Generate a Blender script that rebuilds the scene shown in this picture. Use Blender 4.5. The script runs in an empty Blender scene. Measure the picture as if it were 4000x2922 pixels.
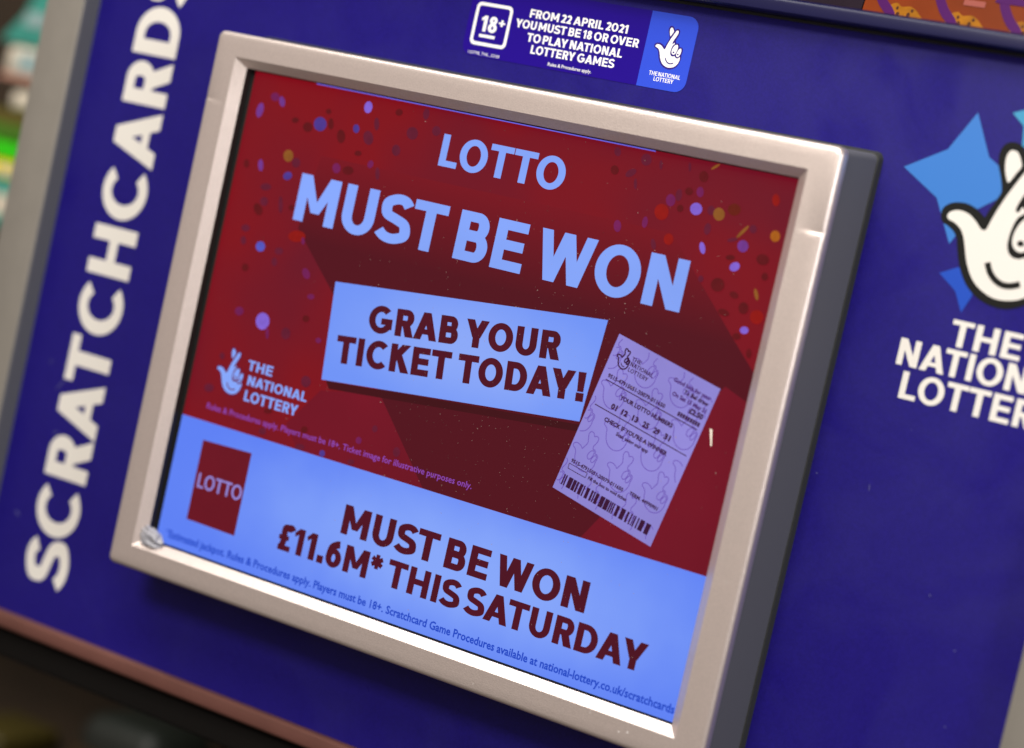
import bpy, bmesh, math, random
from mathutils import Vector, Matrix, noise
from mathutils.geometry import delaunay_2d_cdt

random.seed(7)
SC = bpy.context.scene
COL = SC.collection
BASE = 1.15          # height of the display's centre above the shop floor (m)

def W(x, y, z):
    """panel millimetres (right, up, towards the viewer) -> world metres"""
    return Vector((x / 1000.0, -z / 1000.0, y / 1000.0 + BASE))

# ------------------------------------------------------------------ camera
cam = bpy.data.cameras.new("camera")
cam.sensor_width = 36.0
cam.lens = 75.765
cam.clip_start = 0.05
cam.clip_end = 60.0
cam.dof.use_dof = True
cam.dof.focus_distance = 1.107
cam.dof.aperture_fstop = 3.3
cam_ob = bpy.data.objects.new("camera", cam)
COL.objects.link(cam_ob)
cam_ob.matrix_world = Matrix([[0.833229, -0.225075, 0.505045, 0.595978], [0.507997, -0.049055, -0.859961, -0.94271], [0.218331, 0.973106, 0.073463, 1.240204], [0.0, 0.0, 0.0, 1.0]])
SC.camera = cam_ob

# ------------------------------------------------------------------ light
world = bpy.data.worlds.new("World")
SC.world = world
world.use_nodes = True
bg = world.node_tree.nodes["Background"]
bg.inputs[0].default_value = (1.0, 0.83, 0.76, 1)
bg.inputs[1].default_value = 0.31

def area(name, loc, target, sx, sy, power, color):
    l = bpy.data.lights.new(name, "AREA")
    l.shape = "RECTANGLE"
    l.size, l.size_y = sx, sy
    l.energy = power
    l.color = color
    o = bpy.data.objects.new(name, l)
    COL.objects.link(o)
    o.location = loc
    d = Vector(target) - Vector(loc)
    o.rotation_euler = d.to_track_quat("-Z", "Y").to_euler()
    return o

area("ceiling_light_front", (0.05, -1.70, 2.10), (0.0, 0.0, 1.15), 0.40, 0.30, 19.5, (1.0, 0.95, 0.88))
area("ceiling_light_near", (0.45, -1.00, 2.15), (0.15, 0.0, 1.2), 0.40, 0.30, 8, (1.0, 0.95, 0.89))
area("ceiling_light_above", (-0.45, -0.42, 2.45), (0.0, -0.05, 1.1), 2.2, 0.40, 24, (1.0, 0.98, 0.93))
area("side_fill", (1.95, -1.00, 1.50), (0.15, 0.0, 1.15), 0.5, 0.5, 16, (0.95, 0.97, 1.0))  # added fill from the right, brightens the left bevel and the housing side

SC.view_settings.view_transform = "Standard"
SC.view_settings.look = "None"
SC.view_settings.exposure = 0.0
SC.view_settings.gamma = 1.0
SC.cycles.use_denoising = True
SC.cycles.max_bounces = 6

# ------------------------------------------------------------------ helpers
def lin(c):
    r = []
    for v in c[:3]:
        v /= 255.0
        r.append(v / 12.92 if v <= 0.04045 else ((v + 0.055) / 1.055) ** 2.4)
    return (r[0], r[1], r[2], 1.0)

def mat(name, base, rough=0.5, metal=0.0, spec=0.5, emit=None, estr=1.0, vary=0.0, vscale=40.0,
        bump=0.0, bscale=400.0, coat=0.0, rvary=0.0):
    m = bpy.data.materials.new(name)
    m.use_nodes = True
    nt = m.node_tree
    p = nt.nodes["Principled BSDF"]
    p.inputs["Base Color"].default_value = base if len(base) == 4 else (*base, 1)
    p.inputs["Roughness"].default_value = rough
    p.inputs["Metallic"].default_value = metal
    p.inputs["Specular IOR Level"].default_value = spec
    p.inputs["Coat Weight"].default_value = coat
    tc = nt.nodes.new("ShaderNodeTexCoord")
    if emit is not None:
        p.inputs["Emission Color"].default_value = emit if len(emit) == 4 else (*emit, 1)
        p.inputs["Emission Strength"].default_value = estr
    if vary > 0:
        n = nt.nodes.new("ShaderNodeTexNoise")
        n.inputs["Scale"].default_value = vscale
        n.inputs["Detail"].default_value = 5.0
        nt.links.new(tc.outputs["Object"], n.inputs["Vector"])
        mr = nt.nodes.new("ShaderNodeMapRange")
        mr.inputs[1].default_value, mr.inputs[2].default_value = 0.3, 0.7
        mr.inputs[3].default_value, mr.inputs[4].default_value = 1 - vary, 1 + vary
        nt.links.new(n.outputs["Fac"], mr.inputs[0])
        mx = nt.nodes.new("ShaderNodeMix")
        mx.data_type = "RGBA"
        mx.blend_type = "MULTIPLY"
        mx.inputs[0].default_value = 1.0
        tgt = "Emission Color" if emit is not None else "Base Color"
        mx.inputs[6].default_value = p.inputs[tgt].default_value
        nt.links.new(mr.outputs[0], mx.inputs[7])
        nt.links.new(mx.outputs[2], p.inputs[tgt])
    if rvary > 0:      # smears: patchy gloss
        n = nt.nodes.new("ShaderNodeTexNoise")
        n.inputs["Scale"].default_value = 14.0
        n.inputs["Detail"].default_value = 4.0
        n.inputs["Distortion"].default_value = 1.2
        nt.links.new(tc.outputs["Object"], n.inputs["Vector"])
        mr = nt.nodes.new("ShaderNodeMapRange")
        mr.inputs[1].default_value, mr.inputs[2].default_value = 0.35, 0.68
        mr.inputs[3].default_value, mr.inputs[4].default_value = rough - rvary, rough + rvary
        nt.links.new(n.outputs["Fac"], mr.inputs[0])
        nt.links.new(mr.outputs[0], p.inputs["Roughness"])
    if bump > 0:
        n = nt.nodes.new("ShaderNodeTexNoise")
        n.inputs["Scale"].default_value = bscale
        n.inputs["Detail"].default_value = 3.0
        nt.links.new(tc.outputs["Object"], n.inputs["Vector"])
        b = nt.nodes.new("ShaderNodeBump")
        b.inputs["Strength"].default_value = bump
        b.inputs["Distance"].default_value = 0.0004
        nt.links.new(n.outputs["Fac"], b.inputs["Height"])
        nt.links.new(b.outputs[0], p.inputs["Normal"])
    return m

def screen(name, rgb, vary=0.0, vscale=25.0):
    return mat(name, (0.006, 0.004, 0.0035, 1), rough=0.32, spec=0.13, emit=lin(rgb), vary=vary, vscale=vscale)

def tag(o, label, cat, group=None):
    o["label"] = label
    o["category"] = cat
    if group:
        o["group"] = group
    return o

def thing(name, origin, label, cat, group=None):
    o = bpy.data.objects.new(name, None)
    o.empty_display_size = 0.03
    COL.objects.link(o)
    o.location = W(*origin)
    return tag(o, label, cat, group)

def root_loc(parent):
    v = Vector((0, 0, 0))
    while parent is not None:
        v += parent.location
        parent = parent.parent
    return v

class Mesh:
    """collects polygons given in panel millimetres; build() links them as ONE mesh object"""
    def __init__(self):
        self.v, self.f, self.mi = [], [], []
    def face(self, pts, mi=0):
        k = len(self.v)
        self.v += [tuple(p) for p in pts]
        self.f.append(tuple(range(k, k + len(pts))))
        self.mi.append(mi)
    def flat(self, polys, z, mi=0):
        """overlapping 2D polygons, united into one sheet at depth z"""
        vs, tris = unite(polys)
        k = len(self.v)
        self.v += [(a, b, z) for a, b in vs]
        for t in tris:
            self.f.append(tuple(k + i for i in t))
            self.mi.append(mi)
    def rings(self, rings, mi=0, cap_first=False, cap_last=False):
        k = len(self.v)
        n = len(rings[0])
        for r in rings:
            self.v += [tuple(p) for p in r]
        for a in range(len(rings) - 1):
            for i in range(n):
                j = (i + 1) % n
                self.f.append((k + a * n + i, k + a * n + j, k + (a + 1) * n + j, k + (a + 1) * n + i))
                self.mi.append(mi)
        if cap_first:
            self.f.append(tuple(k + i for i in range(n))); self.mi.append(mi)
        if cap_last:
            b = k + (len(rings) - 1) * n
            self.f.append(tuple(b + i for i in range(n))); self.mi.append(mi)
    def box(self, x0, x1, y0, y1, z0, z1, r=0.0, mi=0, seg=3):
        if r <= 0:
            rr = [[(x0, y0, z), (x1, y0, z), (x1, y1, z), (x0, y1, z)] for z in (z0, z1)]
            self.rings(rr, mi, True, True)
            return
        rs = []
        for (ins, z) in [(r * (1 - math.sin(t)), z0 + r * (1 - math.cos(t))) for t in [i * math.pi / 2 / seg for i in range(seg + 1)]]:
            rs.append(rrect(x0 + ins, x1 - ins, y0 + ins, y1 - ins, max(r - ins, 0.01), z))
        for (ins, z) in [(r * (1 - math.cos(t)), z1 - r * (1 - math.sin(t))) for t in [i * math.pi / 2 / seg for i in range(seg + 1)]]:
            rs.append(rrect(x0 + ins, x1 - ins, y0 + ins, y1 - ins, max(r - ins, 0.01), z))
        self.rings(rs, mi, True, True)
    def build(self, name, mats, parent=None, smooth=False, angle=35):
        me = bpy.data.meshes.new(name)
        off = root_loc(parent)
        me.from_pydata([W(*p) - off for p in self.v], [], self.f)
        for m in (mats if isinstance(mats, (list, tuple)) else [mats]):
            me.materials.append(m)
        me.polygons.foreach_set("material_index", self.mi)
        bm = bmesh.new()
        bm.from_mesh(me)
        bmesh.ops.remove_doubles(bm, verts=bm.verts, dist=1e-7)
        bmesh.ops.recalc_face_normals(bm, faces=bm.faces)
        # printed sheets face the viewer
        if bm.faces and all(abs(f.normal.y) > 0.999 for f in bm.faces):
            for f in bm.faces:
                if f.normal.y > 0:
                    f.normal_flip()
        if smooth:
            for f in bm.faces:
                f.smooth = True
            for e in bm.edges:
                if len(e.link_faces) == 2 and e.calc_face_angle(0) > math.radians(angle):
                    e.smooth = False
        bm.to_mesh(me)
        bm.free()
        o = bpy.data.objects.new(name, me)
        COL.objects.link(o)
        o.parent = parent
        return o

def rrect(x0, x1, y0, y1, r, z, n=5):
    out = []
    for cx, cy, a0 in ((x1 - r, y1 - r, 0), (x0 + r, y1 - r, 90), (x0 + r, y0 + r, 180), (x1 - r, y0 + r, 270)):
        for i in range(n + 1):
            a = math.radians(a0 + 90 * i / n)
            out.append((cx + r * math.cos(a), cy + r * math.sin(a), z))
    return out

def rrect2(x0, x1, y0, y1, r, n=8):
    return [(a, b) for a, b, c in rrect(x0, x1, y0, y1, r, 0, n)]

def area2(p):
    return 0.5 * sum(p[i][0] * p[(i + 1) % len(p)][1] - p[(i + 1) % len(p)][0] * p[i][1] for i in range(len(p)))

def unite(polys):
    """union of overlapping 2D polygons as triangles"""
    vs, es, ps = [], [], []
    for p in polys:
        if abs(area2(p)) < 1e-9:
            continue
        k = len(vs)
        n = len(p)
        vs += [Vector(q) for q in p]
        es += [(k + i, k + (i + 1) % n) for i in range(n)]
        ps.append((min(q[0] for q in p), max(q[0] for q in p), min(q[1] for q in p), max(q[1] for q in p), p))
    ov, oe, of, _, _, _ = delaunay_2d_cdt(vs, es, [], 0, 1e-5)
    keep = []
    for f in of:
        x = sum(ov[i][0] for i in f) / len(f)
        y = sum(ov[i][1] for i in f) / len(f)
        for x0, x1, y0, y1, p in ps:
            if x0 <= x <= x1 and y0 <= y <= y1 and in_poly(x, y, p):
                keep.append(tuple(f))
                break
    return [tuple(v) for v in ov], keep

def in_poly(x, y, p):
    c = False
    j = len(p) - 1
    for i in range(len(p)):
        if (p[i][1] > y) != (p[j][1] > y) and x < (p[j][0] - p[i][0]) * (y - p[i][1]) / (p[j][1] - p[i][1]) + p[i][0]:
            c = not c
        j = i
    return c

def ribbon(pts, w):
    """quads along a polyline of constant width"""
    L, R = [], []
    n = len(pts)
    for i in range(n):
        a = pts[max(i - 1, 0)]
        b = pts[min(i + 1, n - 1)]
        d = Vector((b[0] - a[0], b[1] - a[1]))
        d.normalize()
        nx, ny = -d.y * w / 2, d.x * w / 2
        L.append((pts[i][0] + nx, pts[i][1] + ny))
        R.append((pts[i][0] - nx, pts[i][1] - ny))
    return [[L[i], R[i], R[i + 1], L[i + 1]] for i in range(n - 1)]

def smooth_loop(pts, sub=4):
    """closed Catmull-Rom through the points"""
    n = len(pts)
    out = []
    for i in range(n):
        p0, p1, p2, p3 = pts[i - 1], pts[i], pts[(i + 1) % n], pts[(i + 2) % n]
        for s in range(sub):
            t = s / sub
            out.append(tuple(0.5 * (2 * p1[k] + (p2[k] - p0[k]) * t + (2 * p0[k] - 5 * p1[k] + 4 * p2[k] - p3[k]) * t * t
                             + (3 * p1[k] - p0[k] - 3 * p2[k] + p3[k]) * t ** 3) for k in (0, 1)))
    return out

def smooth_line(pts, sub=6):
    q = [pts[0]] + list(pts) + [pts[-1]]
    out = []
    for i in range(1, len(q) - 2):
        p0, p1, p2, p3 = q[i - 1], q[i], q[i + 1], q[i + 2]
        for s in range(sub):
            t = s / sub
            out.append(tuple(0.5 * (2 * p1[k] + (p2[k] - p0[k]) * t + (2 * p0[k] - 5 * p1[k] + 4 * p2[k] - p3[k]) * t * t
                             + (3 * p1[k] - p0[k] - 3 * p2[k] + p3[k]) * t ** 3) for k in (0, 1)))
    out.append(pts[-1])
    return out

def ell(cx, cy, rx, ry, n=28):
    return [(cx + rx * math.cos(2 * math.pi * i / n), cy + ry * math.sin(2 * math.pi * i / n)) for i in range(n)]

# ------------------------------------------------------------------ a geometric bold sans, drawn as strokes (cap height 1)
def arc(cx, cy, rx, ry, a0, a1, w, wv=None, n=None):
    """ring sector: outer radii rx, ry; stroke w sideways, wv at top and bottom"""
    wv = wv or w
    n = n or max(4, int(abs(a1 - a0) / 9))
    o, i = [], []
    for k in range(n + 1):
        a = math.radians(a0 + (a1 - a0) * k / n)
        o.append((cx + rx * math.cos(a), cy + ry * math.sin(a)))
        i.append((cx + (rx - w) * math.cos(a), cy + (ry - wv) * math.sin(a)))
    return [[o[k], o[k + 1], i[k + 1], i[k]] for k in range(n)]

def rect(x0, y0, x1, y1):
    return [(x0, y0), (x1, y0), (x1, y1), (x0, y1)]

def bowl(y0, y1, xr, w, h):
    r = (y1 - y0) / 2
    rx = min(r * 1.0, xr - w)
    return [rect(0.02, y1 - h, xr - rx, y1), rect(0.02, y0, xr - rx, y0 + h)] + arc(xr - rx, (y0 + y1) / 2, rx, r, -90, 90, w, h)

def glyph(ch, w):
    """-> polygons, advance width, left and right bearing class"""
    h = w * 0.77
    S, R, D = 0.085, 0.045, 0.005
    if ch == "A":
        Wd = 0.74 + w; c = Wd / 2; l = w * 1.10
        return [[(0, 0), (l, 0), (c + l / 2, 1), (c - l / 2, 1)], [(Wd, 0), (c + l / 2, 1), (c - l / 2, 1), (Wd - l, 0)],
                rect(l / 2 + (c - l / 2) * 0.37, 0.20, Wd - l / 2 - (c - l / 2) * 0.37, 0.20 + h * 0.85)], Wd, D, D
    if ch == "B":
        return [rect(0, 0, w, 1)] + bowl(0.53 - h / 2, 1, 0.47 + w, w * .98, h) + bowl(0, 0.51 + h / 2, 0.52 + w, w, h), 0.52 + w, S, R
    if ch == "C":
        rx = 0.42 + w * 0.42
        return arc(rx, 0.5, rx, 0.515, 45, 315, w, h), rx * 1.80, R, D + .02
    if ch == "D":
        xr = 0.60 + w; rx = 0.44 + w * .2
        return [rect(0, 0, w, 1), rect(0.02, 1 - h, xr - rx, 1), rect(0.02, 0, xr - rx, h)] + arc(xr - rx, 0.5, rx, 0.5, -90, 90, w, h), xr, S, R
    if ch == "E":
        x = 0.48 + w
        return [rect(0, 0, w, 1), rect(0.02, 0, x, h), rect(0.02, 1 - h, x, 1), rect(0.02, 0.505 - h / 2, x - 0.04, 0.505 + h / 2)], x, S, S * .6
    if ch == "F":
        x = 0.45 + w
        return [rect(0, 0, w, 1), rect(0.02, 1 - h, x, 1), rect(0.02, 0.47 - h / 2, x - 0.04, 0.47 + h / 2)], x, S, D
    if ch == "G":
        rx = 0.43 + w * 0.42
        return arc(rx, 0.5, rx, 0.515, 45, 322, w, h) + [rect(rx * 1.93 - w, 0.17, rx * 1.93, 0.56), rect(rx * 1.02, 0.56 - h, rx * 1.93 - .01, 0.56)], rx * 1.93, R, S * .8
    if ch == "H":
        x = 0.60 + w * 1.1
        return [rect(0, 0, w, 1), rect(x - w, 0, x, 1), rect(0.02, 0.5 - h / 2, x - 0.02, 0.5 + h / 2)], x, S, S
    if ch == "I":
        return [rect(0, 0, w, 1)], w, S, S
    if ch == "K":
        x = 0.60 + w
        return [rect(0, 0, w, 1), [(w * .8, .33), (x - .02, 1), (x - .02 - w * 1.3, 1), (w * .8, .33 + w * 1.35)],
                [(x + .01, 0), (x + .01 - w * 1.27, 0), (0.32 * x + .02, .44), (.32 * x + w * .72, .44 + w * .75)]], x, S, D
    if ch == "L":
        x = 0.415 + w
        return [rect(0, 0, w, 1), rect(0.02, 0, x, h)], x, S, D + .02
    if ch == "M":
        x = 0.76 + w * 1.2; c = x / 2
        return [rect(0, 0, w, 1), rect(x - w, 0, x, 1), [(0, 1), (c - w * .42, .22), (c + w * .42, .22), (w * 1.12, 1)],
                [(x, 1), (x - w * 1.12, 1), (c - w * .42, .22), (c + w * .42, .22)]], x, S, S
    if ch == "N":
        x = 0.572 + w * 1.1
        return [rect(0, 0, w, 1), rect(x - w, 0, x, 1), [(0, 1), (x - w * 1.15, 0), (x, 0), (w * 1.15, 1)]], x, S, S
    if ch in "OQ":
        rx = 0.40 + w * 0.42
        return arc(rx, 0.5, rx, 0.515, 0, 360, w, h), rx * 2, R, R
    if ch == "P":
        return [rect(0, 0, w, 1)] + bowl(0.36, 1, 0.50 + w, w, h), 0.50 + w, S, D + .01
    if ch == "R":
        x = 0.52 + w
        return [rect(0, 0, w, 1)] + bowl(0.37, 1, 0.50 + w, w, h) + [[(x * .36, .44), (x + .02 - w * 1.22, 0), (x + .02, 0), (x * .36 + w * 1.2, .44)]], x, S, D + .01
    if ch == "S":
        g = w * .78; t = g / 2
        p = smooth_line([(.53, .80 - t * .1), (.44, 1 - t * 1.15 + .01), (.30, 1.012 - t), (.15, .93 - t * .9), (t + .005, .74), (.14, .575), (.32, .50),
                         (.49, .42), (.59 - t + .05, .265), (.50, .07 + t * .9), (.32, t - .012), (.15, t * 1.15), (.035, .215)], 5)
        return [[(a * 1.30, b) for a, b in q] for q in ribbon(p, g)], .78, R * .8, R * .8
    if ch == "T":
        x = 0.585 + w
        return [rect(0, 1 - h, x, 1), rect(x / 2 - w / 2, 0, x / 2 + w / 2, 1 - .02)], x, D + .01, D + .01
    if ch == "U":
        x = 0.555 + w * 1.1; r = x / 2
        return [rect(0, r * .92 - .03, w, 1), rect(x - w, r * .92 - .03, x, 1)] + arc(r, r * .92 - .012, r, r * .92, 180, 360, w, h), x, S * .9, S * .9
    if ch == "V":
        Wd = 0.72 + w; c = Wd / 2; l = w * 1.12
        return [[(0, 1), (c - l / 2, 0), (c + l / 2, 0), (l, 1)], [(Wd, 1), (Wd - l, 1), (c - l / 2, 0), (c + l / 2, 0)]], Wd, D, D
    if ch == "W":
        Wd = 1.04 + w; l = w * 0.98; a = Wd * .285; b = Wd / 2
        P = []
        for x0, x1 in ((l / 2, a), (b, a), (b, Wd - a), (Wd - l / 2, Wd - a)):
            P.append([(x0 - l / 2, 1), (x1 - l / 2, 0), (x1 + l / 2, 0), (x0 + l / 2, 1)])
        return P, Wd, D, D
    if ch == "Y":
        Wd = 0.68 + w; c = Wd / 2; l = w * 1.14
        return [[(0, 1), (c - l / 2, .36), (c + l / 2, .36), (l, 1)], [(Wd, 1), (Wd - l, 1), (c - l / 2, .36), (c + l / 2, .36)],
                rect(c - w / 2, 0, c + w / 2, .44)], Wd, D, D
    if ch == "0":
        rx = 0.33 + w * .4
        return arc(rx, .5, rx, .51, 0, 360, w, h), rx * 2, R, R
    if ch == "1":
        x = .20 + w
        return [rect(x - w, 0, x, 1), [(0, .80), (x - w + .02, 1), (x - .01, 1), (x - w + .02, .78), (.05, .65)]], x, R * .6, S
    if ch == "2":
        r = .30 + w * .1
        p = [(r + (r - w / 2) * math.cos(math.radians(a)), 1.01 - r + (r - w / 2) * math.sin(math.radians(a))) for a in range(165, -31, -12)]
        p += [(.36, .34), (w * .55 + .02, h * .55)]
        return ribbon(p, w) + [rect(0.02, 0, .60, h)], .61, R, R
    if ch == "6":
        r = .33 + w * .1
        p = smooth_line([(.55, 1 - w * .42), (.40, .93 - w * .3), (.20, .70), (w * .52, .40), (w * .5, r)], 5)
        return arc(r, r - .01, r, r, 0, 360, w, h) + ribbon(p, w), r * 2, R, R
    if ch == "8":
        r = .30 + w * .1; r2 = .27 + w * .05
        return arc(r, .29, r, .30, 0, 360, w, h) + arc(r, .76, r2, .25, 0, 360, w * .95, h * .9), r * 2, R, R
    if ch == "£":
        p = smooth_line([(.60, .80), (.53, .94 - w * .2), (.40, 1.01 - w / 2), (.24, .90 - w * .2), (.19 + w * .1, .70), (.22 + w * .1, .45), (.20, .20), (.14, .06)], 5)
        return ribbon(p, w) + [rect(0.02, 0, .60, h), rect(0.0, .40, .47, .40 + h * .85)], .62, R, R
    if ch == ".":
        return [rect(0, 0, w * 1.05, w * 1.05)], w * 1.05, R, R
    if ch == "!":
        return [[(0.01, 1), (.045, .33), (w + .0, .33), (w + .035, 1)], rect(.01, 0, w + .03, w * .98)], w + .04, S, S
    if ch == "*":
        return sum([ribbon([(.23, .73), (.23 + .27 * math.cos(math.radians(a)), .73 + .27 * math.sin(math.radians(a)))], w * .62) for a in range(30, 390, 60)], []), .46, R, R
    if ch == "+":
        return [rect(0, .42, .42, .42 + h * .8), rect(.21 - w * .4, .27, .21 + w * .4, .27 + .42)], .42, R, R
    return [], 0.26, 0, 0

KERN = {"AT": -.09, "TA": -.09, "AY": -.08, "YA": -.08, "LO": -.02, "LT": -.08, "TO": -.03, "LY": -.08, "RY": -.01, "YO": -.03, "DA": -.02,
        "AC": -.02, "OV": -.02, "AV": -.07, "RT": -.01, "ST": -.01, "CK": 0, "TR": 0, "CA": 0, "TU": 0, "LA": 0}

def line_polys(text, w, track=0.0, space=0.30):
    x = 0.0
    out = []
    prev = None
    pr = 0
    for ch in text:
        if ch == " ":
            x += space; prev = None; pr = 0
            continue
        P, adv, lb, rb = glyph(ch, w)
        if prev is not None:
            x += pr + lb + track + KERN.get(prev + ch, 0)
        out.append([[(a + x, b) for a, b in p] for p in P])
        x += adv
        prev, pr = ch, rb
    return out, x

def put_line(mesh, text, x, y, width, cap, z, w=0.2, mi=0, rot=0.0, track=0.0, space=0.30):
    """one line of heavy capitals: baseline start (x, y), total width and cap height in mm"""
    P, tw = line_polys(text, w, track, space)
    sx = width / tw
    c, s = math.cos(rot), math.sin(rot)
    for G in P:
        mesh.flat([[(x + a * sx * c - b * cap * s, y + a * sx * s + b * cap * c) for a, b in p] for p in G], z, mi)

def put_small(mesh, text, x, y, width, z, mi=0, rot=0.0, bold=0.0, cap=None, xs=None):
    """fine print set in the built-in sans face, scaled to a total width (and cap height) in mm"""
    cu = bpy.data.curves.new("fine_print", "FONT")
    cu.body = text
    cu.size = 1.0
    cu.offset = bold
    cu.resolution_u = 2
    o = bpy.data.objects.new("fine_print", cu)
    me = bpy.data.meshes.new_from_object(o)
    xsv = [v.co.x for v in me.vertices]
    x0, x1 = min(xsv), max(xsv)
    s = width / (x1 - x0)
    sy = s if cap is None else cap / 0.73
    c, sn = math.cos(rot), math.sin(rot)
    k = len(mesh.v)
    for v in me.vertices:
        a, b = (v.co.x - x0) * s, v.co.y * sy
        mesh.v.append((x + a * c - b * sn, y + a * sn + b * c, z))
    for p in me.polygons:
        mesh.f.append(tuple(k + i for i in p.vertices))
        mesh.mi.append(mi)
    bpy.data.objects.remove(o)
    bpy.data.curves.remove(cu)
    bpy.data.meshes.remove(me)

# ------------------------------------------------------------------ emblem of the crossed-fingers hand (mm, from the thumb crotch)
HAND_outer = [(-6.31,0.74),(-6.21,1.68),(-5.18,2.46),(-3.49,2.71),(-1.99,2.32),(-0.75,1.58),(-0.2,1.2),(0.36,2.67),(1.03,4.16),(1.42,5.6),(0.75,7.66),(0.1,9.1),(-0.11,10.61),(0.3,11.74),(1.23,12.19),(2.33,11.95),(3.14,11.08),(3.56,10.28),(4.34,10.89),(5.3,11.18),(6.31,10.63),(6.65,9.6),(6.46,8.04),(5.84,6.41),(5.43,5.27),(5.7,4.24),(6.19,3.7),(7.0,3.91),(7.84,3.33),(8.24,2.16),(8.83,2.16),(9.92,1.96),(10.52,0.97),(10.57,-0.55),(10.37,-1.81),(10.58,-3.31),(10.43,-4.72),(9.97,-6.32),(9.02,-8.01),(7.58,-9.15),(5.69,-9.91),(3.96,-9.97),(2.11,-9.55),(0.5,-8.72),(-0.89,-7.39),(-2.1,-5.42),(-2.87,-3.37),(-3.35,-1.9),(-4.13,-0.94),(-5.16,-0.32),(-5.95,0.02)]
HAND_palm = [(-5.64,0.84),(-5.27,1.45),(-4.14,1.84),(-2.68,1.6),(-1.43,0.8),(-0.38,-0.15),(0.3,-0.05),(0.61,1.01),(1.29,3.12),(2.14,5.24),(3.15,7.39),(4.07,9.22),(4.7,10.14),(5.35,10.33),(5.9,9.8),(5.9,8.88),(5.4,7.42),(4.58,5.92),(4.04,4.61),(3.74,3.33),(4.25,3.13),(4.67,3.93),(5.16,3.24),(4.28,2.33),(3.82,0.73),(3.71,-1.14),(4.01,-2.32),(4.8,-3.06),(5.85,-3.12),(6.7,-2.77),(7.14,-3.38),(8.11,-3.79),(8.92,-3.57),(9.67,-2.84),(9.94,-4.18),(9.53,-5.93),(8.53,-7.47),(7.08,-8.56),(5.13,-9.08),(3.37,-9.04),(1.43,-8.26),(-0.13,-6.96),(-1.33,-4.99),(-2.11,-2.95),(-2.65,-1.64),(-3.32,-0.66),(-4.38,0.04),(-5.33,0.33)]
HAND_finger = [(0.93,8.6),(0.71,10.11),(0.99,11.08),(1.55,11.31),(2.2,11.1),(2.87,10.12),(3.12,9.3),(2.59,8.23),(1.89,6.9),(1.47,7.3)]
HAND_eye1 = [(6.68,3.13),(7.22,2.78),(7.52,1.59),(7.3,0.03),(6.81,-1.43),(5.96,-2.18),(5.05,-2.01),(4.38,-1.19),(4.31,0.19),(4.8,1.64),(5.58,2.68)]
HAND_eye2 = [(9.02,1.45),(9.61,1.14),(9.88,0.11),(9.59,-1.47),(9.02,-2.63),(8.27,-3.05),(7.59,-2.7),(7.32,-1.66),(7.71,-0.22),(8.28,0.94)]
HAND_smile = [(1.6,-4.45),(2.26,-5.67),(3.27,-6.59),(4.42,-7.03),(5.62,-6.94),(6.81,-6.44)]
HAND_pup = [(5.56,-1.01),(8.27,-1.73)]

def emblem(mesh, x, y, s, z, dark, white, step=0.12, grow=0.0, smile=0.58):
    """dark outlined hand; dark / white are material slots, dark may be None"""
    def at(p):
        return [(x + a * s, y + b * s) for a, b in p]
    if dark is not None:
        lp = at(smooth_loop(HAND_outer))
        mesh.flat([lp] + (ribbon(lp + lp[:2], grow * 2) if grow > 0 else []), z, dark)
    mesh.flat([at(smooth_loop(HAND_palm, 3)), at(smooth_loop(HAND_finger))], z + step, white)
    if grow > 0:
        for e in (HAND_eye1, HAND_eye2):
            lp = at(smooth_loop(e))
            mesh.flat(ribbon(lp + lp[:2], grow * 3.0), z + step * 1.5, dark)
    mesh.flat([at(smooth_loop(HAND_eye1)), at(smooth_loop(HAND_eye2))], z + step * 2, white)
    if dark is not None:
        mesh.flat(ribbon(at(smooth_line(HAND_smile)), smile * s), z + step * 2.5, dark)
        mesh.flat([at(ell(a, b, .50, .42)) for a, b in HAND_pup], z + step * 3, dark)

# ------------------------------------------------------------------ materials
M_blue = mat("blue_vinyl", (0.0105, 0.0056, 0.150), rough=0.40, spec=0.26, rvary=0.13, vary=0.14, vscale=900, bump=0.10, bscale=1800)
M_print = mat("white_print", (0.72, 0.69, 0.635), rough=0.45, spec=0.4)
M_black_print = mat("black_print", (0.010, 0.010, 0.009), rough=0.5, spec=0.12)
M_star_a = mat("sky_blue_print", lin((44, 112, 190)), rough=0.4)
M_star_b = mat("deep_blue_print", lin((0, 66, 175)), rough=0.4)
M_star_c = mat("cyan_print", lin((50, 142, 182)), rough=0.4)
M_silver = mat("silver_paint", (0.74, 0.64, 0.59), rough=0.36, metal=0.72, spec=0.6, vary=0.06, vscale=1400, bump=0.30, bscale=1500)
M_housing = mat("grey_plastic", (0.115, 0.117, 0.132), rough=0.6, spec=0.2, bump=0.15, bscale=900)
M_rubber = mat("black_rubber", (0.010, 0.011, 0.010), rough=0.45)
M_seal = mat("olive_seal", (0.034, 0.036, 0.030), rough=0.6)
M_alu = mat("brushed_grey_metal", (0.225, 0.207, 0.178), rough=0.5, metal=0.2, vary=0.04, vscale=60)
M_trim = mat("dull_trim", (0.17, 0.070, 0.055), rough=0.4, metal=0.3, vary=0.08, vscale=30)
M_plinth = mat("black_plinth", (0.0045, 0.0036, 0.003), rough=0.9, spec=0.15)
M_rail = mat("navy_gloss", (0.005, 0.005, 0.042), rough=0.30, spec=0.35)
M_stk = mat("sticker_navy", lin((30, 2, 128)), rough=0.30, spec=0.25)
M_stk_sq = mat("sticker_blue", lin((44, 74, 205)), rough=0.30, spec=0.4)
M_stk_w = mat("sticker_white", (0.86, 0.85, 0.84), rough=0.35)
M_stk_out = mat("sticker_outline", lin((40, 12, 120)), rough=0.35)

M_wood = mat("dark_shelf_board", (0.034, 0.020, 0.009), rough=0.75, vary=0.3, vscale=9)

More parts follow.
